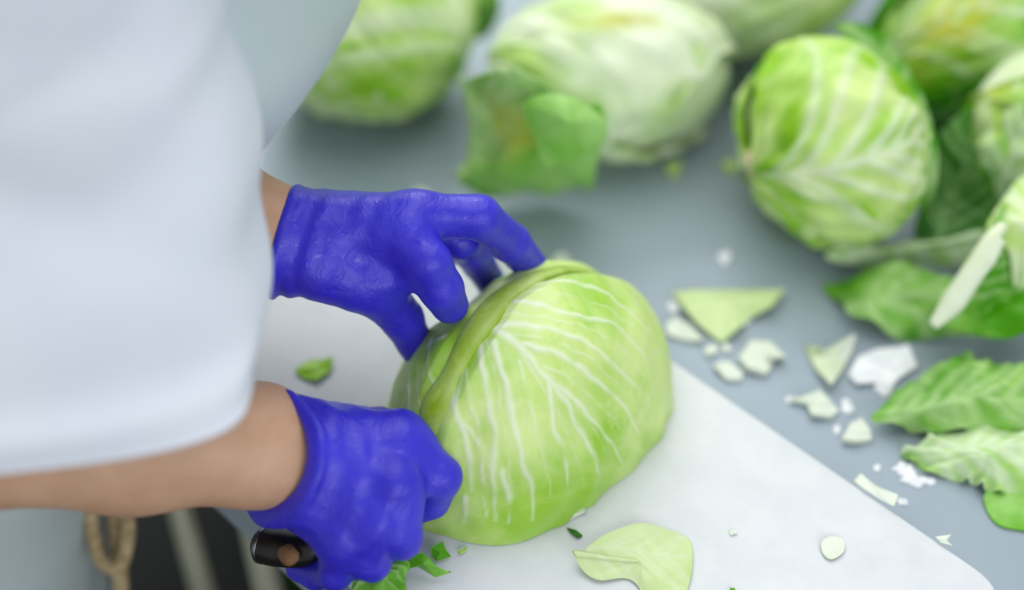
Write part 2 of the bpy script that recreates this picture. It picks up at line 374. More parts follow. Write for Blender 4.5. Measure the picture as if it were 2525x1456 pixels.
def hero():
    root = empty('halved_cabbage', HC); tag(root, 'half cabbage with thick rib gripped by both gloved hands on the board', 'cabbage')
    nph, nps = 420, 200
    ph = np.linspace(0, 2 * pi, nph, endpoint=False)
    r = catmull_closed(np.c_[HR, HR], 480)[:, 0]; r = np.interp(ph, np.linspace(0, 2 * pi, 481), np.r_[r, r[0]]) / 1000
    ps = np.linspace(0, pi / 2, nps)[:, None]
    P = np.stack([r * np.cos(ps) * np.cos(ph), r * np.cos(ps) * np.sin(ph), .11 * np.sin(ps) + 0 * ph], -1).reshape(-1, 3)
    N = P / np.array([.1, .1, .11]) ** 2; N /= np.linalg.norm(N, axis=1)[:, None]
    vein = np.zeros(len(P)); disp = np.zeros(len(P)); wob = Noise(3, 10, 160)
    def onball(X):                                    # follow the leaf skin, whatever its bulges
        X = X / np.array([.1, .1, .11]); return .1 * X / np.linalg.norm(X, axis=1)[:, None]
    Pb = onball(P) + .0010 * np.stack([wob(P), wob(P + 3), wob(P + 7)], -1)
    curves = [catmull(np.array(L) / 1000., 24) for L in VEINS]; wds = list(VW); amp = [1.0] * len(curves)
    for i, j in ((0, 1), (1, 3), (3, 2), (5, 4), (8, 0), (5, 6), (7, 4), (2, 6), (11, 7), (9, 10)):
        curves.append((curves[i] + curves[j]) / 2); wds.append(1.3); amp.append(.55)
    for L, wd, am in zip(curves, wds, amp):
        d, s = polyline_dist(Pb, onball(L))
        wdt = wd / 1000 * (1.05 - .6 * s)
        g = np.exp(-(d / wdt) ** 2) * (.9 - .3 * s) * am; vein = np.maximum(vein, g); disp = np.maximum(disp, g * .0007)
    # fine side veins running out of the main ones
    d, s = polyline_dist(P, catmull(MIDRIB, 40)); 
    fine = np.abs(np.sin(s * 30 + 90 * d + 1.2 * Noise(5, 8, 40)(P))) ** 6 * .10 * np.clip(d / .01, 0, 1); vein = np.maximum(vein, fine)
    # leaf bulges either side of the rib
    disp += .0035 * np.clip(1 - np.abs(d - .016) / .016, 0, 1) - .003 * np.exp(-(d / .006) ** 2)
    nz = Noise(11, 14, 38)(P); nz2 = Noise(12, 14, 120)(P)
    edge = np.sin(np.repeat(ps[:, 0], nph))
    disp += .0016 * nz + .0007 * nz2
    ang = np.tile(ph, nps); disp += (1 - edge) ** 3 * .0008 * np.sin(ang * 17 + 2 * np.sin(ang * 5))
    P = P + N * disp[:, None]; P[:, 2] = np.maximum(P[:, 2], 0)
    tint = .5 + .45 * Noise(21, 12, 30)(P) - .1 * (P[:, 0] / .1)
    tint = np.clip(tint - .25, 0, 1)
    Fc = grid_faces(nps, nph, True).tolist(); b = len(P)
    put(mesh_obj('outer_leaf', P + HC, Fc, M['hero'], attrs=dict(vein=vein, tint=tint)), root)
    # cut face below
    rr = P[:nph] * .985 + HC; V = np.vstack([rr, [HC]]); 
    put(mesh_obj('cut_face', V, [[nph, (i + 1) % nph, i] for i in range(nph)], M['pale'], attrs=dict(vein=np.zeros(nph + 1), tint=np.zeros(nph + 1))), root)
    L = catmull(MIDRIB, 70); wob2 = Noise(31, 8, 120)
    nn = L / np.array([.1, .1, .11]) ** 2; nn /= np.linalg.norm(nn, axis=1)[:, None]
    t = np.linspace(0, 1, 70)
    rad = np.interp(t, [0, .12, .4, .62, .8, 1], [.0085, .0105, .0105, .0092, .006, .0018]) * (1 + .14 * wob2(L))
    vv = .5 + .5 * Noise(33, 8, 200)(np.repeat(L, 14, 0)); tt = np.repeat(np.interp(t, [0, .3, .5, 1], [.3, .55, .5, .2]), 14)
    rib = put(tube('midrib', L + HC + nn * .0004, rad, M['rib'], n=14, flat=.4, nrm=nn, attrs=dict(vein=np.clip(.25 * np.abs(np.sin(np.tile(np.arange(14), 70) * 2.3)) ** 3 + .25 * vv - .05, 0, 1), tint=tt)), root)
    rib['label'] = 'thick yellow-green rib'
    # the rib is cut loose from the leaf at its lower end: a torn flap on its shaded side
    return root
hero()

def leaf_veins(u, v, seed, n=7, wmid=.05, wv=.035, slope=.75):
    """u along the midrib 0..1, v across -1..1"""
    r = np.random.default_rng(seed); out = np.exp(-(v / (wmid * (1.15 - .85 * np.clip(u, 0, 1)))) ** 2) * .95
    a = np.abs(v)
    for sgn in (-1, 1):
        for i in range(n):
            t0 = (i + .3 + .5 * r.random()) / n * .85; k = slope * (.8 + .4 * r.random()); c = .35 * r.random()
            d = u - (t0 + k * a - c * a * a); wdt = wv * (1.1 - .6 * a)
            out = np.maximum(out, np.where(v * sgn > 0, np.exp(-(d / wdt) ** 2) * (.95 - .5 * a), 0))
    return np.clip(out, 0, 1)

def rot_to(axis, facing):
    """columns: x = stem->tip axis, z = facing side"""
    x = np.array(axis, float); x /= np.linalg.norm(x); f = np.array(facing, float); z = f - x * (f @ x); z /= np.linalg.norm(z)
    return np.stack([x, np.cross(z, x), z], 1)

def cabbage(label, ctr, radii, axis, facing, mats, seed, leaves, group='cabbages heaped behind the board', half=None, wob=.03, stem=True, yel=None):
    """head with wrapped outer leaves; leaves: (turn in degrees, half width, reach, lift, material)"""
    ctr = np.array(ctr); Rm = rot_to(axis, facing); ra = np.array(radii)
    root = empty('cabbage', (ctr[0], ctr[1], TZ)); tag(root, label, 'cabbage', group)
    nz = Noise(seed, 12, 2.2)
    def surf(co, la, off):
        d = np.stack([-np.cos(co), np.sin(co) * np.sin(la), np.sin(co) * np.cos(la)], -1)
        P = d * ra * (1 + wob * nz(d * 2))[..., None]
        n = d / ra; n /= np.linalg.norm(n, axis=-1)[..., None]
        Q = ctr + (P + n * off[..., None]) @ Rm.T
        return Q
    def lowcut(Q):
        Q = Q.copy(); Q[..., 2] = np.maximum(Q[..., 2], TZ + .001); return Q
    nc, nl = 60, 96
    co, la = np.meshgrid(np.linspace(.01, pi - .01, nc), np.linspace(0, 2 * pi, nl, endpoint=False), indexing='ij')
    Q = lowcut(surf(co, la, np.full(co.shape, -.002))).reshape(-1, 3)
    v = leaf_veins(co.ravel() / pi, np.sin(la.ravel() * 1.5), seed) * .5
    Fc = grid_faces(nc, nl, True)[:, ::-1].tolist() + [list(range(nl)), list(range((nc - 1) * nl, nc * nl))[::-1]]
    put(mesh_obj('head', Q, Fc, M[mats], attrs=dict(vein=v, tint=np.full(len(Q), .25))), root)
    r = np.random.default_rng(seed)
    for k, (turn, hw, reach, lift, mt) in enumerate(leaves):
        nu, nv = 80, 90
        U, Vv = np.meshgrid(np.linspace(0, 1, nu), np.linspace(-1, 1, nv), indexing='ij')
        la0 = radians(turn); n2 = Noise(seed * 10 + k, 10, 5)
        ed = n2(np.stack([U * 1.2, Vv, 0 * U], -1))
        shape = np.clip(np.sin(np.clip(U * .93 + .07, 0, 1) * pi) ** .55, .05, 1)
        la = la0 + Vv * hw * shape * (1 + .06 * ed)
        co = .12 + U * (reach - .12) * (1 - .25 * Vv ** 2) * (1 + .03 * ed)
        off = .002 + .0022 * k + lift * (U ** 3 + .6 * np.abs(Vv) ** 3) + .0018 * n2(np.stack([U * 6, Vv * 5, 0 * U], -1))
        vn = leaf_veins(U, Vv, seed * 7 + k, 7, .045, .03)
        off = off + vn * .0016
        Q = lowcut(surf(co, la, off)); Qi = lowcut(surf(co, la, off - .0022))
        V = np.vstack([Q.reshape(-1, 3), Qi.reshape(-1, 3)]); n0 = nu * nv
        f = grid_faces(nu, nv); Fc = f[:, ::-1].tolist() + (f + n0).tolist()
        bd = [i * nv for i in range(nu)] + [(nu - 1) * nv + j for j in range(1, nv)] + [i * nv + nv - 1 for i in range(nu - 2, -1, -1)] + [j for j in range(nv - 2, 0, -1)]
        Fc += [[bd[i], bd[(i + 1) % len(bd)], bd[(i + 1) % len(bd)] + n0, bd[i] + n0] for i in range(len(bd))]
        tint = np.clip(.25 + .3 * n2(np.stack([U * 3, Vv * 2, 0 * U + 2], -1)) + .35 * np.abs(Vv) ** 3, 0, 1).ravel()
        ye = np.zeros(nu * nv)
        if yel and yel[0] == k:
            _, yu, yv, su, sv_, am = yel; ye = am * np.exp(-((U - yu) / su) ** 2 - ((Vv - yv) / sv_) ** 2).ravel() * np.clip(.8 + .5 * n2(np.stack([U * 9, Vv * 4, 0 * U], -1)).ravel(), 0, 1)
        put(mesh_obj('outer_leaf', V, Fc, M[mt], attrs=dict(vein=np.tile(vn.ravel(), 2), tint=np.tile(tint, 2), yellowing=np.tile(ye, 2))), root)
    if stem:
        s0 = ctr + Rm @ (np.array([-1, 0, 0]) * ra[0] * .9); s1 = ctr + Rm @ (np.array([-1, 0, 0]) * (ra[0] * 1.0 + .006))
        s1[2] = max(s1[2], TZ + .02); s0[2] = max(s0[2], TZ + .02)
        o = put(tube('stem', [s0, (s0 + s1) / 2, s1], [.017, .016, .0145], M['stem'], n=18), root); o['label'] = 'browned cut stem'
    return root
m = MT('stem_cut'); m.color(m.ramp(m.noise(60, 3, .6), [(.3, srgb(214, 190, 140)), (.7, srgb(236, 228, 200))])); m.set(Roughness=.6); M['stem'] = m.m

tocam = np.array([0, -.72, .7])
# pale egg-shaped one
cabbage('large pale egg-shaped cabbage with a yellowed streak, leaning over the crumpled leaf', at(1512, 185, .068), (.101, .066, .066), (1, .1, -.12), (0, -.5, .85), 'pale', 3,
        [(150, 1.2, 2.6, .002, 'pale'), (-120, 1.1, 2.5, .002, 'pale'), (20, 1.75, 2.75, .0005, 'pale')], wob=.02, stem=False, yel=(2, .52, -.05, .16, .07, .8))
# veined one with browned stem to the left
cabbage('veined cabbage with white midrib and browned stem, nearest to the board', at(2040, 350, .082), (.061, .076, .082), (.92, .36, .14), (-.05, -.9, .42), 'cab', 8,
        [(180, 1.2, 2.7, .002, 'cabg'), (165, 1.0, 2.4, .001, 'cab'), (-75, 1.1, 2.6, .001, 'cab'), (4, 1.5, 3.0, .0003, 'cab')], wob=.02)
cabbage('light green cabbage beside the grey apron front', at(880, 15, .092), (.1, .094, .092), (-.75, .2, .65), (.2, -.75, .6), 'cab', 15,
        [(170, 1.2, 2.6, .002, 'cab'), (70, 1.1, 2.6, .002, 'cab'), (-30, 1.6, 2.9, .0005, 'cab')], wob=.02, stem=False)
cabbage('pale green cabbage half hidden behind the egg-shaped one', at(1835, -105, .1), (.128, .09, .098), (1, .2, .1), (0, -.6, .8), 'cab', 21,
        [(0, 1.5, 2.8, .002, 'pale'), (150, 1.2, 2.6, .004, 'cabg')], wob=.02, stem=False)
cabbage('green cabbage with a broad yellow patch at the far corner', at(2440, 60, .08), (.1, .078, .074), (1, .25, .25), (-.1, -.7, .7), 'cabg', 27,
        [(10, 1.4, 2.7, .003, 'cabg'), (110, 1.1, 2.6, .01, 'green'), (-100, 1.1, 2.6, .008, 'green')], wob=.03, stem=False, yel=(0, .36, -.1, .16, .3, .95))
cabbage('whitish cabbage cut by the edge of the picture above the rib leaf', at(2590, 330, .075), (.072, .068, .068), (.2, .3, 1), (-.6, -.6, .5), 'pale', 33,
        [(0, 1.4, 2.6, .002, 'cabg'), (150, 1.2, 2.5, .002, 'cabg')], wob=.02, stem=False)

# ------------------------------------------------------------------ loose leaves and scraps
def sheet(name, label, cat, outline, centre, mat, seed=0, rings=26, n=96, bulge=.0, crumple=.0, freq=55, thick=.0016, mid=None, group=None, jag=.0, tint=.2, nv=6, wmid=.05, wv=.04, yel=None, parent=None, smoothc=True, veinamp=.0, ripple=.0, floor=0.0):
    """leaf or scrap: boundary points (px, py, height) joined over a centre point, with folds, veins and thickness"""
    B = ats(outline); B = catmull_closed(B, n) if smoothc else np.array([B[int(i * len(B) / n)] * (1 - (i * len(B) / n % 1)) + B[(int(i * len(B) / n) + 1) % len(B)] * (i * len(B) / n % 1) for i in range(n)])
    c = at(*centre); nz = Noise(seed + 100, 14, freq); nb = Noise(seed + 200, 10, 300)
    if jag: 
        d = B - c; B = c + d * (1 + jag * nb(B))[:, None]
    s = np.linspace(0, 1, rings)[:, None, None]
    P = (c + (B - c)[None] * s).reshape(-1, 3)[n - 1:]            # one centre vertex
    sv = np.repeat(np.linspace(0, 1, rings), n)[n - 1:]
    th = np.tile(np.linspace(0, 2 * pi, n, endpoint=False), rings)[n - 1:]
    up = np.array([0, -.15, 1.0])
    h = bulge * (1 - sv ** 2) + crumple * nz(P) * (.35 + .65 * sv) + crumple * .4 * np.abs(nz(P * 2.1 + 3)) + ripple * sv ** 4 * np.sin(th * 11 + 2 * np.sin(3 * th))
    vein = np.zeros(len(P))
    if mid is not None:
        a, b = at(*mid[0]), at(*mid[1]); ax = b - a; L = np.linalg.norm(ax); ax /= L
        sd = np.cross(np.array([0, 0, 1.0]), ax); sd /= np.linalg.norm(sd)
        u = ((P - a) @ ax) / L; v = ((P - a) @ sd) / (L * .6) + .05 * nz(P)
        vein = leaf_veins(u, np.clip(v, -1.2, 1.2), seed, nv, wmid, wv); h = h + veinamp * vein
    P = P + up * h[:, None]; P[:, 2] = np.maximum(P[:, 2], TZ + floor + .0006 + thick)
    f = []
    for j in range(n): f.append([0, 1 + j, 1 + (j + 1) % n])
    for i in range(1, rings - 1):
        for j in range(n):
            k = (j + 1) % n; f.append([1 + (i - 1) * n + j, 1 + i * n + j, 1 + i * n + k, 1 + (i - 1) * n + k])
    me = bpy.data.meshes.new('tmp'); me.from_pydata(P.tolist(), [], f); me.update()
    N = np.zeros(len(P) * 3); me.vertices.foreach_get('normal', N); N = N.reshape(-1, 3); bpy.data.meshes.remove(me)
    if N[:, 2].mean() < 0: f = [q[::-1] for q in f]; N = -N
    Q = P - N * thick; Q[:, 2] = np.maximum(Q[:, 2], TZ + floor + .0004); m = len(P); base = 1 + (rings - 2) * n
    flip = [[i + m for i in q[::-1]] for q in f]
    side = [[base + j, base + (j + 1) % n, m + base + (j + 1) % n, m + base + j] for j in range(n)]
    if f[0][1] == 1: side = [q[::-1] for q in side]
    tn = np.clip(tint + .3 * Noise(seed + 5, 10, 40)(P), 0, 1)
    ye = np.zeros(m)
    if yel: ye = yel[1] * np.exp(-(np.linalg.norm(P - at(*yel[0]), axis=1) / yel[2]) ** 2) * np.clip(.8 + .4 * nz(P * 2), 0, 1)
    o = mesh_obj(name, np.vstack([P, Q]) , f + flip + side, M[mat], attrs=dict(vein=np.tile(vein, 2), tint=np.tile(tn, 2), yellowing=np.tile(ye, 2)))
    # origin at the piece
    c0 = P.mean(0); c0[2] = P[:, 2].min(); o.data.transform(Matrix.Translation(-Vector(c0))); o.location = c0
    if parent is not None: put(o, parent)
    else: tag(o, label, cat, group)
    return o
def rib_on(leaf, pts, rad, mat='rib', flat=.7, label='pale midrib', tint=.1):
    L = catmull(ats(pts), 30); r = np.interp(np.linspace(0, 1, 30), np.linspace(0, 1, len(rad)), rad)
    o = tube('midrib', L, r, M[mat], n=12, flat=flat, attrs=dict(vein=np.full(360, .7), tint=np.full(360, tint)))
    o.parent = leaf; o.matrix_parent_inverse = Matrix.Translation(-leaf.location); o['label'] = label
    return o

LG = 'loose outer leaves on the table'
sheet('cabbage_leaf', 'crumpled green leaf with yellowed middle in front of the egg-shaped cabbage', 'leaf',
      [(1128, 190, .11), (1180, 210, .125), (1250, 235, .13), (1330, 235, .135), (1420, 250, .13), (1494, 300, .11), (1480, 370, .08), (1440, 450, .035), (1330, 478, .012), (1240, 498, .006), (1150, 494, .006), (1128, 470, .012), (1160, 360, .05), (1150, 270, .09)],
      (1290, 360, .088), 'greeny', 41, n=120, yel=((1255, 320, .1), .9, .028), bulge=.006, crumple=.013, freq=60, mid=((1150, 480, .005), (1330, 240, .08)), group=LG, tint=.0, veinamp=.001)
L1 = bpy.data.objects['cabbage_leaf']
sheet('folded_flap', None, None, [(1290, 262, .150), (1340, 236, .158), (1420, 248, .156), (1496, 302, .140), (1470, 352, .122), (1400, 392, .108), (1345, 402, .104), (1318, 340, .128)],
      (1395, 312, .145), 'greeny', 42, bulge=.003, crumple=.003, tint=.15, parent=L1)
sheet('cabbage_leaf', 'dark green leaf hugging the far side of the veined cabbage', 'leaf',
      [(2060, 66, .150), (2125, 62, .155), (2205, 130, .145), (2275, 240, .122), (2312, 370, .095), (2302, 480, .07), (2262, 510, .058), (2235, 330, .09), (2160, 160, .13)],
      (2235, 240, .122), 'green', 44, crumple=.002, group=LG, tint=.4, mid=((2270, 480, .06), (2100, 80, .15)), wmid=.1)
sheet('cabbage_leaf', 'small green leaf wedged between the apron-side cabbage and the egg-shaped one', 'leaf',
      [(1135, 5, .06), (1180, -30, .08), (1230, 0, .08), (1225, 60, .05), (1190, 100, .03), (1150, 85, .03)], (1180, 35, .06), 'green', 43, bulge=.006, crumple=.003, mid=((1150, 90, .03), (1200, -20, .08)), group=LG)
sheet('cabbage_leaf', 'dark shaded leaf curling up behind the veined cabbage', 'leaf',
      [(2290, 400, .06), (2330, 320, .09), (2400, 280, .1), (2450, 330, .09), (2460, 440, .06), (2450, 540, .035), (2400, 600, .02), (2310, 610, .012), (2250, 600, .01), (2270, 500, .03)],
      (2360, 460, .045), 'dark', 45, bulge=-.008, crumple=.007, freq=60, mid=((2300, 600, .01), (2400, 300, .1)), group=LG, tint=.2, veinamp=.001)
sheet('cabbage_leaf', 'long pale leaf lying folded under the veined cabbage', 'leaf',
      [(2035, 632, .012), (2120, 612, .02), (2250, 600, .024), (2380, 596, .03), (2480, 560, .035), (2470, 620, .02), (2390, 652, .012), (2280, 662, .008), (2150, 660, .006), (2060, 655, .006)],
      (2250, 632, .02), 'cabg', 47, bulge=.006, crumple=.003, mid=((2040, 640, .01), (2470, 590, .03)), group=LG, tint=.1, wv=.05)
sheet('cabbage_leaf', 'bright green striped leaf folded below the long pale leaf', 'leaf',
      [(2038, 690, .012), (2130, 674, .02), (2260, 672, .024), (2330, 700, .03), (2440, 690, .035), (2560, 680, .035), (2600, 760, .02), (2560, 840, .006), (2420, 838, .005), (2290, 838, .004), (2180, 832, .004), (2090, 795, .004), (2070, 750, .006)],
      (2330, 760, .03), 'green', 49, bulge=.004, crumple=.010, freq=70, mid=((2070, 760, .01), (2560, 745, .03)), group=LG, tint=.05, wv=.055, wmid=.08, veinamp=.002)
o = sheet('cabbage_leaf', 'leaf standing on its thick white rib at the end of the leaf pile', 'leaf',
      [(2320, 775, .045), (2380, 690, .066), (2430, 590, .088), (2480, 500, .10), (2560, 440, .10), (2640, 520, .09), (2640, 680, .075), (2560, 815, .05), (2440, 822, .042), (2350, 812, .038)],
      (2500, 670, .066), 'green', 51, bulge=-.006, crumple=.008, freq=70, mid=((2330, 790, .02), (2480, 560, .07)), group=LG, tint=.15, veinamp=.001)
rib_on(o, [(2300, 805, .045), (2350, 745, .058), (2400, 670, .076), (2445, 590, .094), (2475, 555, .10)], [.004, .0095, .0085, .006, .004], 'pale', .75, 'thick white rib')
rib_on(o, [(2405, 700, .072), (2440, 640, .086), (2470, 590, .098)], [.002, .005, .003], 'pale', .7, 'white side rib')
sheet('cabbage_leaf', 'ribbed pale leaf tip hanging over the end of the leaf pile', 'leaf',
      [(2440, 545, .09), (2480, 480, .1), (2540, 430, .1), (2600, 470, .095), (2590, 600, .08), (2540, 720, .06), (2510, 700, .06), (2480, 600, .08)],
      (2520, 560, .09), 'cab', 53, bulge=.006, crumple=.005, mid=((2530, 720, .06), (2530, 440, .1)), group=LG, tint=.2, wv=.05, veinamp=.001)
o = sheet('cabbage_leaf', 'wide ragged green leaf with parallel veins beside the white patch', 'leaf',
      [(2148, 1048, .006), (2200, 975, .012), (2262, 925, .016), (2330, 900, .02), (2390, 868, .024), (2450, 900, .024), (2530, 920, .022), (2620, 950, .02), (2620, 1060, .012), (2520, 1085, .01), (2420, 1075, .008), (2300, 1072, .006), (2240, 1062, .005)],
      (2400, 990, .03), 'green', 55, bulge=.004, crumple=.006, freq=75, jag=.03, ripple=.003, mid=((2150, 1048, .006), (2600, 1000, .02)), group=LG, tint=.05, wv=.05, veinamp=.0018, nv=8)
sheet('cabbage_leaf', 'pale wavy-edged leaf spread out below the ragged green leaf', 'leaf',
      [(2222, 1118, .004), (2280, 1090, .008), (2300, 1070, .008), (2420, 1060, .012), (2560, 1065, .014), (2640, 1100, .012), (2640, 1230, .008), (2525, 1225, .008), (2450, 1212, .008), (2400, 1190, .006), (2350, 1180, .005), (2290, 1162, .004), (2262, 1140, .004)],
      (2440, 1135, .018), 'cabg', 57, bulge=.004, crumple=.005, freq=60, jag=.02, ripple=.006, mid=((2225, 1115, .004), (2620, 1130, .012)), group=LG, tint=.0, wv=.06, veinamp=.0018, nv=8)
sheet('cabbage_leaf', 'shaded leaf end peeping out below the pale wavy leaf', 'leaf',
      [(2425, 1225, .003), (2470, 1205, .004), (2560, 1200, .004), (2620, 1240, .004), (2600, 1310, .003), (2520, 1308, .002), (2455, 1290, .002)],
      (2520, 1255, .004), 'greeny', 59, bulge=.002, crumple=.002, group=LG, tint=.3)

# -- on the board
BT = .0202
FG = 'cabbage scraps on the board'
sheet('cabbage_leaf', 'thin pale translucent leaf scrap with a curled lip, front of the board', 'leaf',
      [(1412, 1362, BT + .012), (1428, 1372, BT + .010), (1455, 1345, BT + .008), (1500, 1312, BT + .008), (1580, 1292, BT + .006), (1640, 1302, BT + .004), (1700, 1330, BT + .003), (1708, 1390, BT + .002), (1695, 1456, BT + .002), (1670, 1500, BT + .002), (1600, 1480, BT + .002), (1570, 1440, BT + .003), (1540, 1425, BT + .003), (1480, 1432, BT + .003), (1440, 1412, BT + .004)],
      (1580, 1385, BT + .008), 'chip', 61, crumple=.0016, freq=80, thick=.0012, floor=.0202, group=FG, tint=.0, mid=((1420, 1370, BT), (1700, 1380, BT)), wv=.03, smoothc=True)
sheet('leaf_scrap', 'bright green curled leaf scrap beside the gloved knuckles', 'scrap',
      [(990, 1412, BT + .004), (1000, 1385, BT + .012), (1020, 1372, BT + .018), (1042, 1366, BT + .02), (1060, 1380, BT + .018), (1075, 1400, BT + .012), (1112, 1416, BT + .006), (1075, 1428, BT + .003), (1050, 1412, BT + .004), (1030, 1400, BT + .006), (1005, 1405, BT + .004)],
      (1045, 1393, BT + .017), 'green', 63, crumple=.0012, rings=12, n=66, thick=.0012, floor=.0202, group=FG, smoothc=False, tint=.3)
sheet('leaf_scrap', 'small light green folded square scrap behind the curled one', 'scrap',
      [(1062, 1350, BT + .012), (1092, 1336, BT + .012), (1100, 1358, BT + .006), (1113, 1374, BT + .003), (1075, 1385, BT + .003), (1062, 1368, BT + .006)], (1085, 1362, BT + .01), 'green', 65, rings=10, n=48, thick=.001, floor=.0202, group=FG, smoothc=False, tint=.0)
sheet('cabbage_leaf', 'green wrinkled leaf at the near rim below the knuckles', 'leaf',
      [(866, 1456, BT + .006), (885, 1410, BT + .016), (920, 1375, BT + .022), (960, 1368, BT + .022), (1000, 1380, BT + .02), (1012, 1400, BT + .016), (1000, 1430, BT + .008), (1000, 1480, BT + .004), (950, 1520, BT + .003), (880, 1510, BT + .003)],
      (945, 1425, BT + .022), 'green', 67, crumple=.004, freq=110, thick=.0012, floor=.0202, group=FG, mid=((880, 1470, BT), (990, 1390, BT)), tint=.1, veinamp=.001)
def flake(label, outline, mat, seed, z=BT, lift=.004, floor=None, name='cabbage_scrap', group=None, thick=.0014, ctr=None, tint=.1, smoothc=False, n=40, bulge=.0):
    pts = [(x, y, z + .0015 + lift * ((i * 37 + seed) % 5) / 5) for i, (x, y) in enumerate(outline)]
    cx = sum(p[0] for p in outline) / len(outline); cy = sum(p[1] for p in outline) / len(outline)
    if ctr: cx, cy = ctr
    return sheet(name, label, 'scrap', pts, (cx, cy, z + .002 + lift * .5), mat, seed, rings=8, n=n, bulge=bulge, crumple=.0006, thick=thick, floor=z, group=group or (FG if z > .01 else 'cabbage scraps on the table'), smoothc=smoothc, tint=tint)
flake('tiny green splinter in front of the cut cabbage', [(1398, 1302), (1420, 1308), (1437, 1322), (1425, 1326), (1412, 1316)], 'dark', 71, lift=.002)
flake('white sliver sticking out from under the cut cabbage', [(1335, 1300), (1362, 1268), (1440, 1240), (1448, 1262), (1400, 1285), (1350, 1302)], 'chipw', 72, lift=.003, thick=.002)
flake('yellow-green speck between the two gloved hands', [(726, 912), (762, 890), (800, 888), (822, 880), (815, 915), (780, 938), (745, 932)], 'cab', 73, lift=.003, tint=.9)
flake('thin pale curl under the cut cabbage beside the knife hand', [(925, 1020), (955, 1000), (975, 1030), (965, 1060), (940, 1040)], 'cab', 74, lift=.004)
flake('faint round pale scrap lying flat near the board corner', [(2025, 1335), (2055, 1322), (2080, 1330), (2080, 1362), (2050, 1380), (2028, 1365)], 'chipw', 75, lift=.0006, thick=.0006, smoothc=True)
flake('long pale strip across the diagonal edge of the board', [(2105, 1185), (2122, 1165), (2160, 1200), (2216, 1222), (2205, 1250), (2170, 1232), (2130, 1205)], 'chipw', 76, lift=.003)
flake('tiny pale tip on the board edge near its corner', [(2305, 1325), (2345, 1320), (2335, 1335), (2348, 1348), (2320, 1340)], 'chipw', 77, lift=.002)
flake('tiny faint fleck beside the curled green scrap', [(1130, 1362), (1152, 1350), (1148, 1358), (1134, 1366)], 'cab', 78, lift=.001, n=24)
flake('small greenish fleck at the near rim of the board', [(1800, 1450), (1812, 1452), (1815, 1462), (1803, 1462)], 'green', 79, lift=.001, n=24)
flake('barely visible pale fleck behind the thin leaf scrap', [(1798, 1310), (1815, 1305), (1818, 1315), (1802, 1320)], 'chipw', 80, lift=.0005, thick=.0006, n=24)
# -- on the steel
flake('large pale triangular leaf piece on the steel', [(1657, 722), (1700, 716), (1800, 716), (1936, 713), (1905, 755), (1850, 785), (1815, 815), (1778, 846), (1720, 800), (1690, 765)], 'chip', 81, 0, .012, thick=.002, ctr=(1790, 755), tint=.1, n=60, bulge=.004)
flake('small white sliver beside the cut cabbage under the triangular piece', [(1640, 800), (1665, 782), (1700, 800), (1735, 838), (1690, 842), (1645, 825)], 'chipw', 82, 0, .006, thick=.003)
flake('two-lobed pale scrap in the middle of the steel', [(1820, 880), (1850, 845), (1900, 842), (1938, 880), (1930, 892), (1898, 880), (1905, 900), (1890, 922), (1840, 905)], 'chipw', 83, 0, .008, thick=.004, n=54)
flake('small whitish chip below the two-lobed scrap', [(1758, 898), (1790, 890), (1832, 918), (1828, 940), (1790, 935)], 'chipw', 84, 0, .005, thick=.003)
flake('upright pointed pale scrap beside the white patch', [(1985, 855), (2005, 868), (2040, 862), (2085, 835), (2110, 824), (2100, 870), (2075, 915), (2050, 952), (2010, 910)], 'chipw', 85, 0, .012, thick=.003, tint=.15)
flake('flat pointed pale scrap below the upright one', [(1945, 985), (1985, 975), (2020, 962), (2045, 985), (2068, 1015), (2050, 1028), (2000, 1020), (1990, 1000)], 'chipw', 87, 0, .008, thick=.003, tint=.15)
flake('small pale wedge at the tip of the ragged leaf', [(2075, 1082), (2095, 1050), (2125, 1030), (2148, 1060), (2150, 1085), (2110, 1088)], 'chipw', 88, 0, .008, thick=.004, tint=.15)
flake('tiny white crumb above the whitish chip', [(1735, 862), (1760, 850), (1772, 862), (1755, 878), (1738, 875)], 'chipw', 89, 0, .003, thick=.003, n=24)
flake('tiny white crumb beside the two-lobed scrap stem', [(1778, 855), (1795, 848), (1802, 862), (1788, 872)], 'chipw', 90, 0, .003, thick=.003, n=24)
flake('greenish crumb in the shadow of the egg-shaped cabbage', [(1640, 410), (1660, 395), (1682, 408), (1672, 428), (1650, 430)], 'cab', 91, 0, .005, thick=.004, n=24)
flake('green crumb against the stem of the veined cabbage', [(1780, 402), (1805, 390), (1822, 405), (1810, 425), (1788, 422)], 'cab', 92, 0, .006, thick=.004, n=24)
flake('white crumb on the steel just behind the far glove', [(1010, 478), (1035, 466), (1065, 480), (1060, 495), (1020, 495)], 'chipw', 93, 0, .006, thick=.004, n=24)
flake('pale bit showing behind the top of the cut cabbage', [(1360, 640), (1385, 622), (1410, 645), (1400, 665), (1370, 662)], 'chipw', 94, 0, .006, thick=.004, n=24)

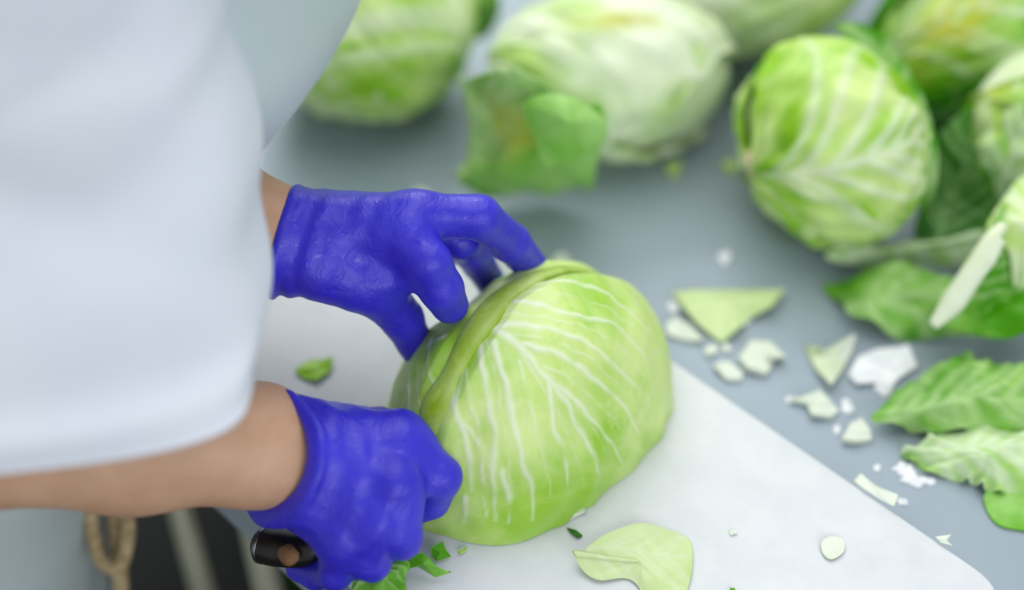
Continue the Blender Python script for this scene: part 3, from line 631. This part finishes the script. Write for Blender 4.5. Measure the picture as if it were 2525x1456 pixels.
# glossy white patch; water drops with their glints put in as white colour
m = MT('white_gloss'); m.color(m.ramp(m.noise(60, 2, .5), [(.3, srgb(240, 243, 250)), (.7, srgb(250, 251, 254))])); m.set(Roughness=.12); M['flake'] = m.m
flake('bright white glossy patch on the wet steel', [(2090, 925), (2115, 880), (2160, 862), (2215, 858), (2240, 850), (2262, 905), (2215, 935), (2190, 968), (2160, 945), (2110, 948)], 'flake', 86, 0, .003, thick=.0012)  # thin glossy white sheet, not identified as cabbage
def drop(label, px, py, rx, ry, h, seed):  # water drop; its bright glint is put in as plain white colour
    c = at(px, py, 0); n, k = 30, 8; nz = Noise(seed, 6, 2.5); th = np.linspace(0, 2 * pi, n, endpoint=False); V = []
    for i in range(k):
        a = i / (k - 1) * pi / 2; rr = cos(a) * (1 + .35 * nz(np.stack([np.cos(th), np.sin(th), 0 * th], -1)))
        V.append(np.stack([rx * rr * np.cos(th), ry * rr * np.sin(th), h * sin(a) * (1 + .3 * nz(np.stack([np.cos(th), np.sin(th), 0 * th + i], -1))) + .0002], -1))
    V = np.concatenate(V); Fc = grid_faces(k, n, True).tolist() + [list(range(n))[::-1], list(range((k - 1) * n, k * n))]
    o = mesh_obj('water_drop_glint', V, Fc, M['flake']); o.location = c; return tag(o, label, 'water drop', 'water drops on the steel, glints coloured white')
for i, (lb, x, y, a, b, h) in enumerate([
    ('bright water drop coloured white for its glint, behind the large triangular piece', 1783, 640, .006, .008, .006), ('flat water drop coloured white for its glint, left of the large triangular piece', 1665, 760, .006, .005, .003),
    ('wide water drop coloured white for its glint, at the tip of the triangular piece', 1835, 790, .006, .004, .003), ('water drop coloured white for its glint, beside the flat pointed scrap', 1948, 985, .004, .003, .002),
    ('water drop coloured white for its glint, below the white glossy patch', 2085, 1005, .005, .006, .003), ('water drop coloured white for its glint, left of the pale wedge', 2062, 1062, .004, .004, .002),
    ('large water drop coloured white for its glint, under the tip of the pale wavy leaf', 2232, 1160, .008, .006, .003), ('long water drop coloured white for its glint, between wavy leaf and board', 2255, 1188, .009, .005, .003),
    ('tiny water drop coloured white for its glint, right of the long one', 2296, 1190, .003, .003, .002), ('lens-shaped water drop coloured white for its glint, at the end of the pale strip', 2226, 1240, .005, .003, .002),
    ('small water drop coloured white for its glint, near the middle of the bare steel strip', 2165, 1155, .003, .003, .002), ('water drop coloured white for its glint, touching the white patch', 2175, 960, .006, .006, .003)]):
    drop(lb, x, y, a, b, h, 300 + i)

# ------------------------------------------------------------------ the cook
body_base = np.array([-.42, -.15, 0])
NF = np.array([.9, .43, 0]); NF /= np.linalg.norm(NF); NU = np.array([NF[1], -NF[0], 0])
def tc_(z, s): return np.array([-.430, -.112, TZ + z - .022]) + NF * s
# arm joints
elbR, wriR = at(-90, 1080, .15), at(645, 1104, .098)
shoR = at(330, -330, .44) + np.array([-.06, .03, 0]); midR = at(60, 450, .25) + np.array([-.03, .03, 0])
wriL = at(700, 592, .165); foreL = at(430, 450, .20); elbL = at(60, 330, .24)
shoL = tc_(.48, .20) - NU * .13
palmR = at(860, 1150, .09); palmL = at(860, 590, .165)
def bodyf(P):
    t = [tc_(-.22, -.03), tc_(-.05, -.01), tc_(.18, .10), tc_(.34, .2), tc_(.50, .24)]
    rr = [.12, .11, .11, .11, .07]; d = None
    for i in range(4):
        e = cone(P, t[i], t[i + 1], rr[i], rr[i + 1], NF, 1.5); d = e if d is None else smin(d, e, .05)
    for L in ((shoR, midR), (midR, elbR), (shoL, elbL)):
        d = smin(d, cone(P, L[0], L[1], .036, .036), .03)
    a = cone(P, elbR, elbR * .45 + wriR * .55, .041, .040); a = smin(a, cone(P, elbR * .45 + wriR * .55, wriR, .040, .0355, (0, -.3, 1), 1.03), .02)
    a = smin(a, cone(P, wriR + (wriR - elbR) * -.02 + np.array([0, .006, .010]), wriR, .024, .024), .02)   # ulna head
    a = smin(a, cone(P, wriR, palmR, .034, .018, (0, -.3, 1), 1.3), .02)
    d = smin(d, a, .02)
    a = cone(P, elbL, foreL, .044, .04); a = smin(a, cone(P, foreL, wriL, .04, .0285), .02); a = smin(a, cone(P, wriL, palmL, .029, .02), .02)
    return smin(d, a, .02)
V, Q = sdf_mesh(bodyf, (-.66, -.5, TZ - .5), (.08, .32, TZ + .62), .006)
person = mesh_obj('person', V, Q, M['skin'])
tag(person, 'cook in white coat and blue gloves, bare forearm, cutting a cabbage', 'person')

def loft(name, rings, mat, parent, n=140, fold=None, thick=.0018, sq=1.0, left=1.0):
    """rings: (centre, axis a, axis b); cloth shell, open at both ends"""
    k = len(rings); m_ = 90
    C_ = catmull([r[0] for r in rings], m_); A_ = catmull([r[1] for r in rings], m_); B_ = catmull([r[2] for r in rings], m_)
    th = np.linspace(0, 2 * pi, n, endpoint=False)
    ca, sa = np.cos(th), np.sin(th); ca, sa = np.sign(ca) * np.abs(ca) ** sq, np.sign(sa) * np.abs(sa) ** sq; ca = np.where(ca < 0, ca * left, ca)
    P = C_[:, None] + A_[:, None] * ca[None, :, None] + B_[:, None] * sa[None, :, None]
    D = P - C_[:, None]; D /= np.linalg.norm(D, axis=-1)[..., None]
    t = np.linspace(0, 1, m_)[:, None] + 0 * th
    if fold is not None: P = P + D * fold(t, th[None] + 0 * t, P)[..., None]
    Qi = P - D * thick; V = np.vstack([P.reshape(-1, 3), Qi.reshape(-1, 3)]); n0 = m_ * n
    f = grid_faces(m_, n, True); Fc = f.tolist() + (f[:, ::-1] + n0).tolist()
    for row in (0, m_ - 1):
        for j in range(n):
            a, b = row * n + j, row * n + (j + 1) % n; q = [a, a + n0, b + n0, b]; Fc.append(q if row == 0 else q[::-1])
    o = mesh_obj(name, V, Fc, mat); o.parent = parent; return o
# wide short sleeve of the near arm (hem first)
RE = [(614, 980, .20), (632, 850, .215), (654, 690, .232), (650, 480, .275), (618, 270, .315), (578, 90, .355), (548, -60, .385), (525, -330, .44), (500, -640, .49)]
AX = [.32, .30, .258, .24, .22, .2, .18, .14, .07]; BX = [.05, .070, .088, .09, .088, .085, .082, .075, .05]; TL = [.05, .05, .03, 0, -.05, -.06, -.06, -.06, -.06]
sl = []
for (x, y, z), a, b, tl in zip(RE, AX, BX, TL):
    R = at(x, y, z); av = np.array([.985, tl, 0]) * a; sl.append((R - av, av, np.array([-.06, -1.0, 0]) * b))
n1, n2 = Noise(401, 10, 14), Noise(402, 10, 30)
def fs(t, th, P):
    f = .0028 * np.clip(t / .12, .25, 1) * n1(P * np.array([1, 1, 1.6])) + .0022 * n2(P)
    for t0, sl_, wd, am in ((.30, .30, .07, -.005), (.60, -.26, .06, -.004), (.52, .36, .05, -.003), (.74, .30, .06, -.004), (.88, .2, .05, -.004)):
        f = f + am * np.exp(-((t - t0 - sl_ * np.cos(th)) / wd) ** 2) * np.clip(t / .15, 0, 1)
    return f + .002 * np.exp(-(t / .012) ** 2)
loft('sleeve', sl, M['coat'], person, n=220, fold=fs, sq=.62, left=.3)
# far sleeve
sl2 = []
for p, a in ((foreL * .35 + elbL * .65, .07), (elbL, .075), (elbL * .5 + shoL * .5, .085), (shoL, .085)):
    sl2.append((p, NF * a * .9 + np.array([0, 0, .3 * a]), np.array([0, 0, -.5 * a]) - NU * a * .8))
loft('sleeve', sl2, M['coat'], person, fold=lambda t, th, P: .004 * n1(P))
# coat body and apron over it
def torso(grow, z0, z1, s=1.0):
    out = []
    for z, sh, w_, d_ in ((-.50, -.07, .150, .125), (-.30, -.05, .145, .118), (-.05, 0, .142, .11), (.10, .068, .142, .11), (.245, .18, .142, .11), (.335, .252, .142, .11), (.43, .265, .14, .105), (.52, .27, .11, .08), (.56, .27, .06, .05)):
        if z0 <= z <= z1: out.append((tc_(z, sh), NF * (d_ + grow), -NU * (w_ + grow)))
    return out
ft = lambda t, th, P: .0045 * n1(P * .8) + .0012 * n2(P)
loft('coat', torso(-.006, -1, 1), M['coat'], person, fold=ft)
loft('apron', torso(.0, -.6, .5), M['apron'], person, fold=ft)
for sd in (-1, 1):                                     # navy trousers and dark shoes below the apron
    b0 = tc_(-.12, -.02) + NU * .07 * sd; b1 = tc_(-.5, -.06) + NU * .075 * sd; b2 = np.array([b1[0], b1[1], .05])
    loft('trouser_leg', [(b0, NF * .075, -NU * .068), (b1, NF * .066, -NU * .062), (b2, NF * .058, -NU * .056)], M['navy'], person, n=60, fold=lambda t, th, P: .003 * n2(P))
    sp = [b2 + NF * x + np.array([0, 0, z - .05]) for x, z in ((-.07, .045), (-.02, .046), (.06, .042), (.13, .034), (.17, .028))]
    o = tube('shoe', catmull(sp, 20), np.interp(np.linspace(0, 1, 20), [0, .1, .4, .8, 1], [.02, .04, .042, .038, .015]), M['handle'], person, n=18, flat=.8)
put_ = lambda o: setattr(o, 'parent', person) or o
# apron cord: hanging loop and tail
cz = -.07
Lp = catmull(ats([(222, 1225, cz + .03), (224, 1275, cz + .02), (232, 1330, cz), (248, 1380, cz - .01), (278, 1403, cz - .012), (302, 1385, cz - .01), (314, 1335, cz), (316, 1285, cz + .02), (304, 1225, cz + .03)]), 60)
put_(tube('apron_cord', Lp, .0054, M['cord'], n=14))
Lt = catmull(ats([(276, 1225, cz + .02), (284, 1290, cz - .004), (292, 1360, cz - .022), (298, 1456, cz - .05), (300, 1560, cz - .08)]), 40)
put_(tube('apron_cord', Lt, .0062, M['cord'], n=14, flat=.7))

# gloves: palm, five fingers and flared cuff as one skin
def atd(px, py, dep):
    return CAM + (FW + RT * (px - PW / 2) / FPX - UP * (py - PH / 2) / FPX) * dep
def glove(fingers, palm, thumb, cuff, rim, lo, hi, k_palm=.012, crease=None, h=.0017):
    a, b, ra, rb, nrm, sq = cuff
    a, b = np.asarray(a), np.asarray(b); ax = (b - a) / np.linalg.norm(b - a); wn = Noise(77, 14, 130); wn2 = Noise(78, 12, 330)
    rim = np.asarray(rim); rn = np.cross(rim[1] - rim[0], rim[2] - rim[0]); rn /= np.linalg.norm(rn); rn = rn if rn @ ax > 0 else -rn
    def f(P):
        d = None
        for p in palm: e = cone(P, *p); d = e if d is None else smin(d, e, .012)
        fd = None
        for J, R in fingers:
            e = chain(P, J, R); fd = e if fd is None else smin(fd, e, .0015)
        d = smin(d, fd, k_palm)
        d = smin(d, chain(P, *thumb), k_palm)
        if crease:
            for p, q, r, dep in crease:
                d = d + dep * np.exp(-(np.maximum(cone(P, p, q, 0, 0), 0) / r) ** 2)
        c = cone(P, a - ax * .05, b, ra + .002, rb, nrm, sq)
        d = smin(d, c, .012)
        s = (P - rim[0]) @ rn                              # rim: open end, hollow inside, rolled bead
        L = np.linalg.norm(b - a)
        near = np.exp(-np.clip(s, 0, None) / .03)
        fol = .0016 * wn(P * np.float32(.55) + s[..., None] * rn.astype(np.float32) * 1.6) * near + .0005 * wn(P * np.float32(.7)) + .00012 * wn2(P)
        d = d + fol
        inner = cone(P, a - ax * .05, b, ra - .0022, rb - .0045, nrm, sq)
        d = d - .0024 * np.exp(-((s - .0035) / .003) ** 2)
        d = smax(d, -smax(inner, s - .022, .004), .002)
        d = smax(d, -s, .0015)
        return d
    return sdf_mesh(f, lo, hi, h)

# far (left) hand
i0, i1, i2, i3 = ats([(992, 572, .178), (1058, 648, .170), (1087, 712, .150), (1110, 754, .132)])
m0, m1, m2, m3 = ats([(1020, 532, .182), (1183, 537, .178), (1258, 598, .143), (1322, 668, .103)])
r0, r1, r2, r3 = ats([(1030, 540, .158), (1135, 596, .142), (1180, 648, .105), (1226, 725, .068)])
p0, p1, p2, p3 = ats([(1010, 545, .14), (1085, 600, .125), (1105, 620, .10), (1100, 630, .085)])
t0, t1, t2, t3 = ats([(790, 665, .158), (940, 726, .135), (992, 790, .108), (1036, 872, .075)])
w0 = at(705, 592, .165)
dw = (w0 - CAM) @ FW
V, Q = glove([([i0, i1, i2, i3], [.0160, .0148, .0142, .0120]), ([m0, m1, m2, m3], [.0150, .0140, .0128, .0110]), ([r0, r1, r2, r3], [.0130, .0122, .0112, .0100]), ([p0, p1, p2, p3], [.011, .0105, .010, .0095])],
    [(w0, i0, .026, .0170), (at(712, 575, .165), m0, .025, .0160), (at(712, 570, .15), r0, .022, .014), (at(720, 580, .14), p0, .020, .013), (at(830, 590, .155), at(960, 590, .158), .026, .020), (at(900, 690, .15), at(985, 672, .156), .017, .014)],
    ([t0, t1, t2, t3], [.0210, .0165, .0140, .0115]), (at(700, 596, .165), at(775, 596, .165), .0390, .032, (0, -.5, 1), 1.04), [atd(720, 462, dw), atd(662, 722, dw), atd(676, 580, dw - .036)], (-.24, -.32, TZ + .02), (.06, .06, TZ + .235),
    crease=[(at(780, 682, .185), at(965, 684, .165), .006, .004)])
g = mesh_obj('glove', V, Q, M['glove'], person); g['label'] = 'blue rubber glove steadying the cabbage'

# near (right) hand round the knife handle
i0, i1, i2, i3 = ats([(985, 1092, 0.098), (1085, 1178, 0.082), (1062, 1232, 0.058), (1010, 1262, 0.048)])
m0, m1, m2, m3 = ats([(972, 1196, 0.094), (992, 1330, 0.068), (960, 1345, 0.042), (900, 1320, 0.032)])
r0, r1, r2, r3 = ats([(925, 1282, 0.082), (915, 1388, 0.055), (880, 1390, 0.03), (830, 1365, 0.022)])
p0, p1, p2, p3 = ats([(850, 1330, 0.07), (828, 1412, 0.045), (785, 1418, 0.025), (740, 1400, 0.018)])
t0, t1, t2, t3 = ats([(820, 1070, 0.085), (930, 1062, 0.062), (1000, 1085, 0.05), (1050, 1140, 0.04)])
w0 = at(730, 1130, 0.095)
dw = (at(700, 1118, 0.095) - CAM) @ FW
V, Q = glove([([i0, i1, i2, i3], [.0165, .0135, .0125, .0105]), ([m0, m1, m2, m3], [.0150, .0122, .0112, .0100]), ([r0, r1, r2, r3], [.0145, .0118, .0106, .0095]), ([p0, p1, p2, p3], [.0130, .0104, .0096, .0088])],
    [(w0, i0, .030, .0185), (w0, m0, .030, .0175), (at(735, 1150, 0.09), r0, .028, .0165), (at(730, 1190, 0.08), p0, .027, .0155), (at(880, 1110, 0.088), at(960, 1110, 0.088), .023, .0200)],
    ([t0, t1, t2, t3], [.0200, .0150, .0120, .0098]), (at(705, 1122, 0.095), at(800, 1140, 0.09), .0400, .0345, (0, -.5, 1), 1.0), [atd(682, 972, dw), atd(625, 1262, dw), atd(773, 1141, dw - .038)], (-.28, -.42, TZ - .05), (.03, -.1, TZ + .2), k_palm=.014,
    crease=[])
g = mesh_obj('glove', V, Q, M['glove'], person); g['label'] = 'blue rubber glove closed round the knife handle'

# ------------------------------------------------------------------ knife
kn = empty('kitchen_knife', at(640, 1348, 0.03)); tag(kn, 'knife with dark worn handle gripped by the near glove', 'knife')
H = catmull(ats([(628, 1338, 0.028), (690, 1352, 0.032), (770, 1352, 0.038), (870, 1290, 0.046), (960, 1225, 0.05), (1025, 1172, 0.052)]), 44)
tt = np.linspace(0, 1, 44)
hr = np.interp(tt, [0, .015, .04, .08, .2, .5, .9, 1], [.003, .0075, .0105, .0125, .0125, .0108, .0105, .0095])
put(tube('handle', H, hr, M['handle'], n=20, flat=.95), kn)
q = catmull(H[3:5], 5); o = put(tube('end_band', q, np.full(5, .0128), M['blade'], n=20, flat=.95), kn); o['label'] = 'thin metal band near the butt'
wd_ = ats([(686, 1362, 0.0435), (712, 1370, 0.045), (738, 1374, 0.046)]); o = put(tube('worn_patch', catmull(wd_, 14), .002 + .0052 * np.sin(np.linspace(.1, pi - .1, 14)), M['wood'], n=14, flat=.35, nrm=-FW), kn); o['label'] = 'brown worn patch'
b0, b1 = at(1018, 1178, 0.052), at(1085, 1010, 0.04); bx = (b1 - b0) / np.linalg.norm(b1 - b0); nrm_ = np.cross(bx, np.array([.5, -.6, .6])); nrm_ /= np.linalg.norm(nrm_); ed = np.cross(nrm_, bx)
Lb = .13; prof = [(0, .011), (.02, .013), (.06, .013), (.1, .010), (.125, .004), (.13, 0), (.12, -.006), (.08, -.013), (.02, -.015), (0, -.012)]
V = [b0 + bx * x + ed * y + nrm_ * s * (.001 if y > -.005 else .0003) for s in (-1, 1) for x, y in prof]; nb_ = len(prof)
put(mesh_obj('blade', V, [list(range(nb_))[::-1], list(range(nb_, 2 * nb_))] + [[i, (i + 1) % nb_, nb_ + (i + 1) % nb_, nb_ + i] for i in range(nb_)], M['blade'], smooth=False), kn)
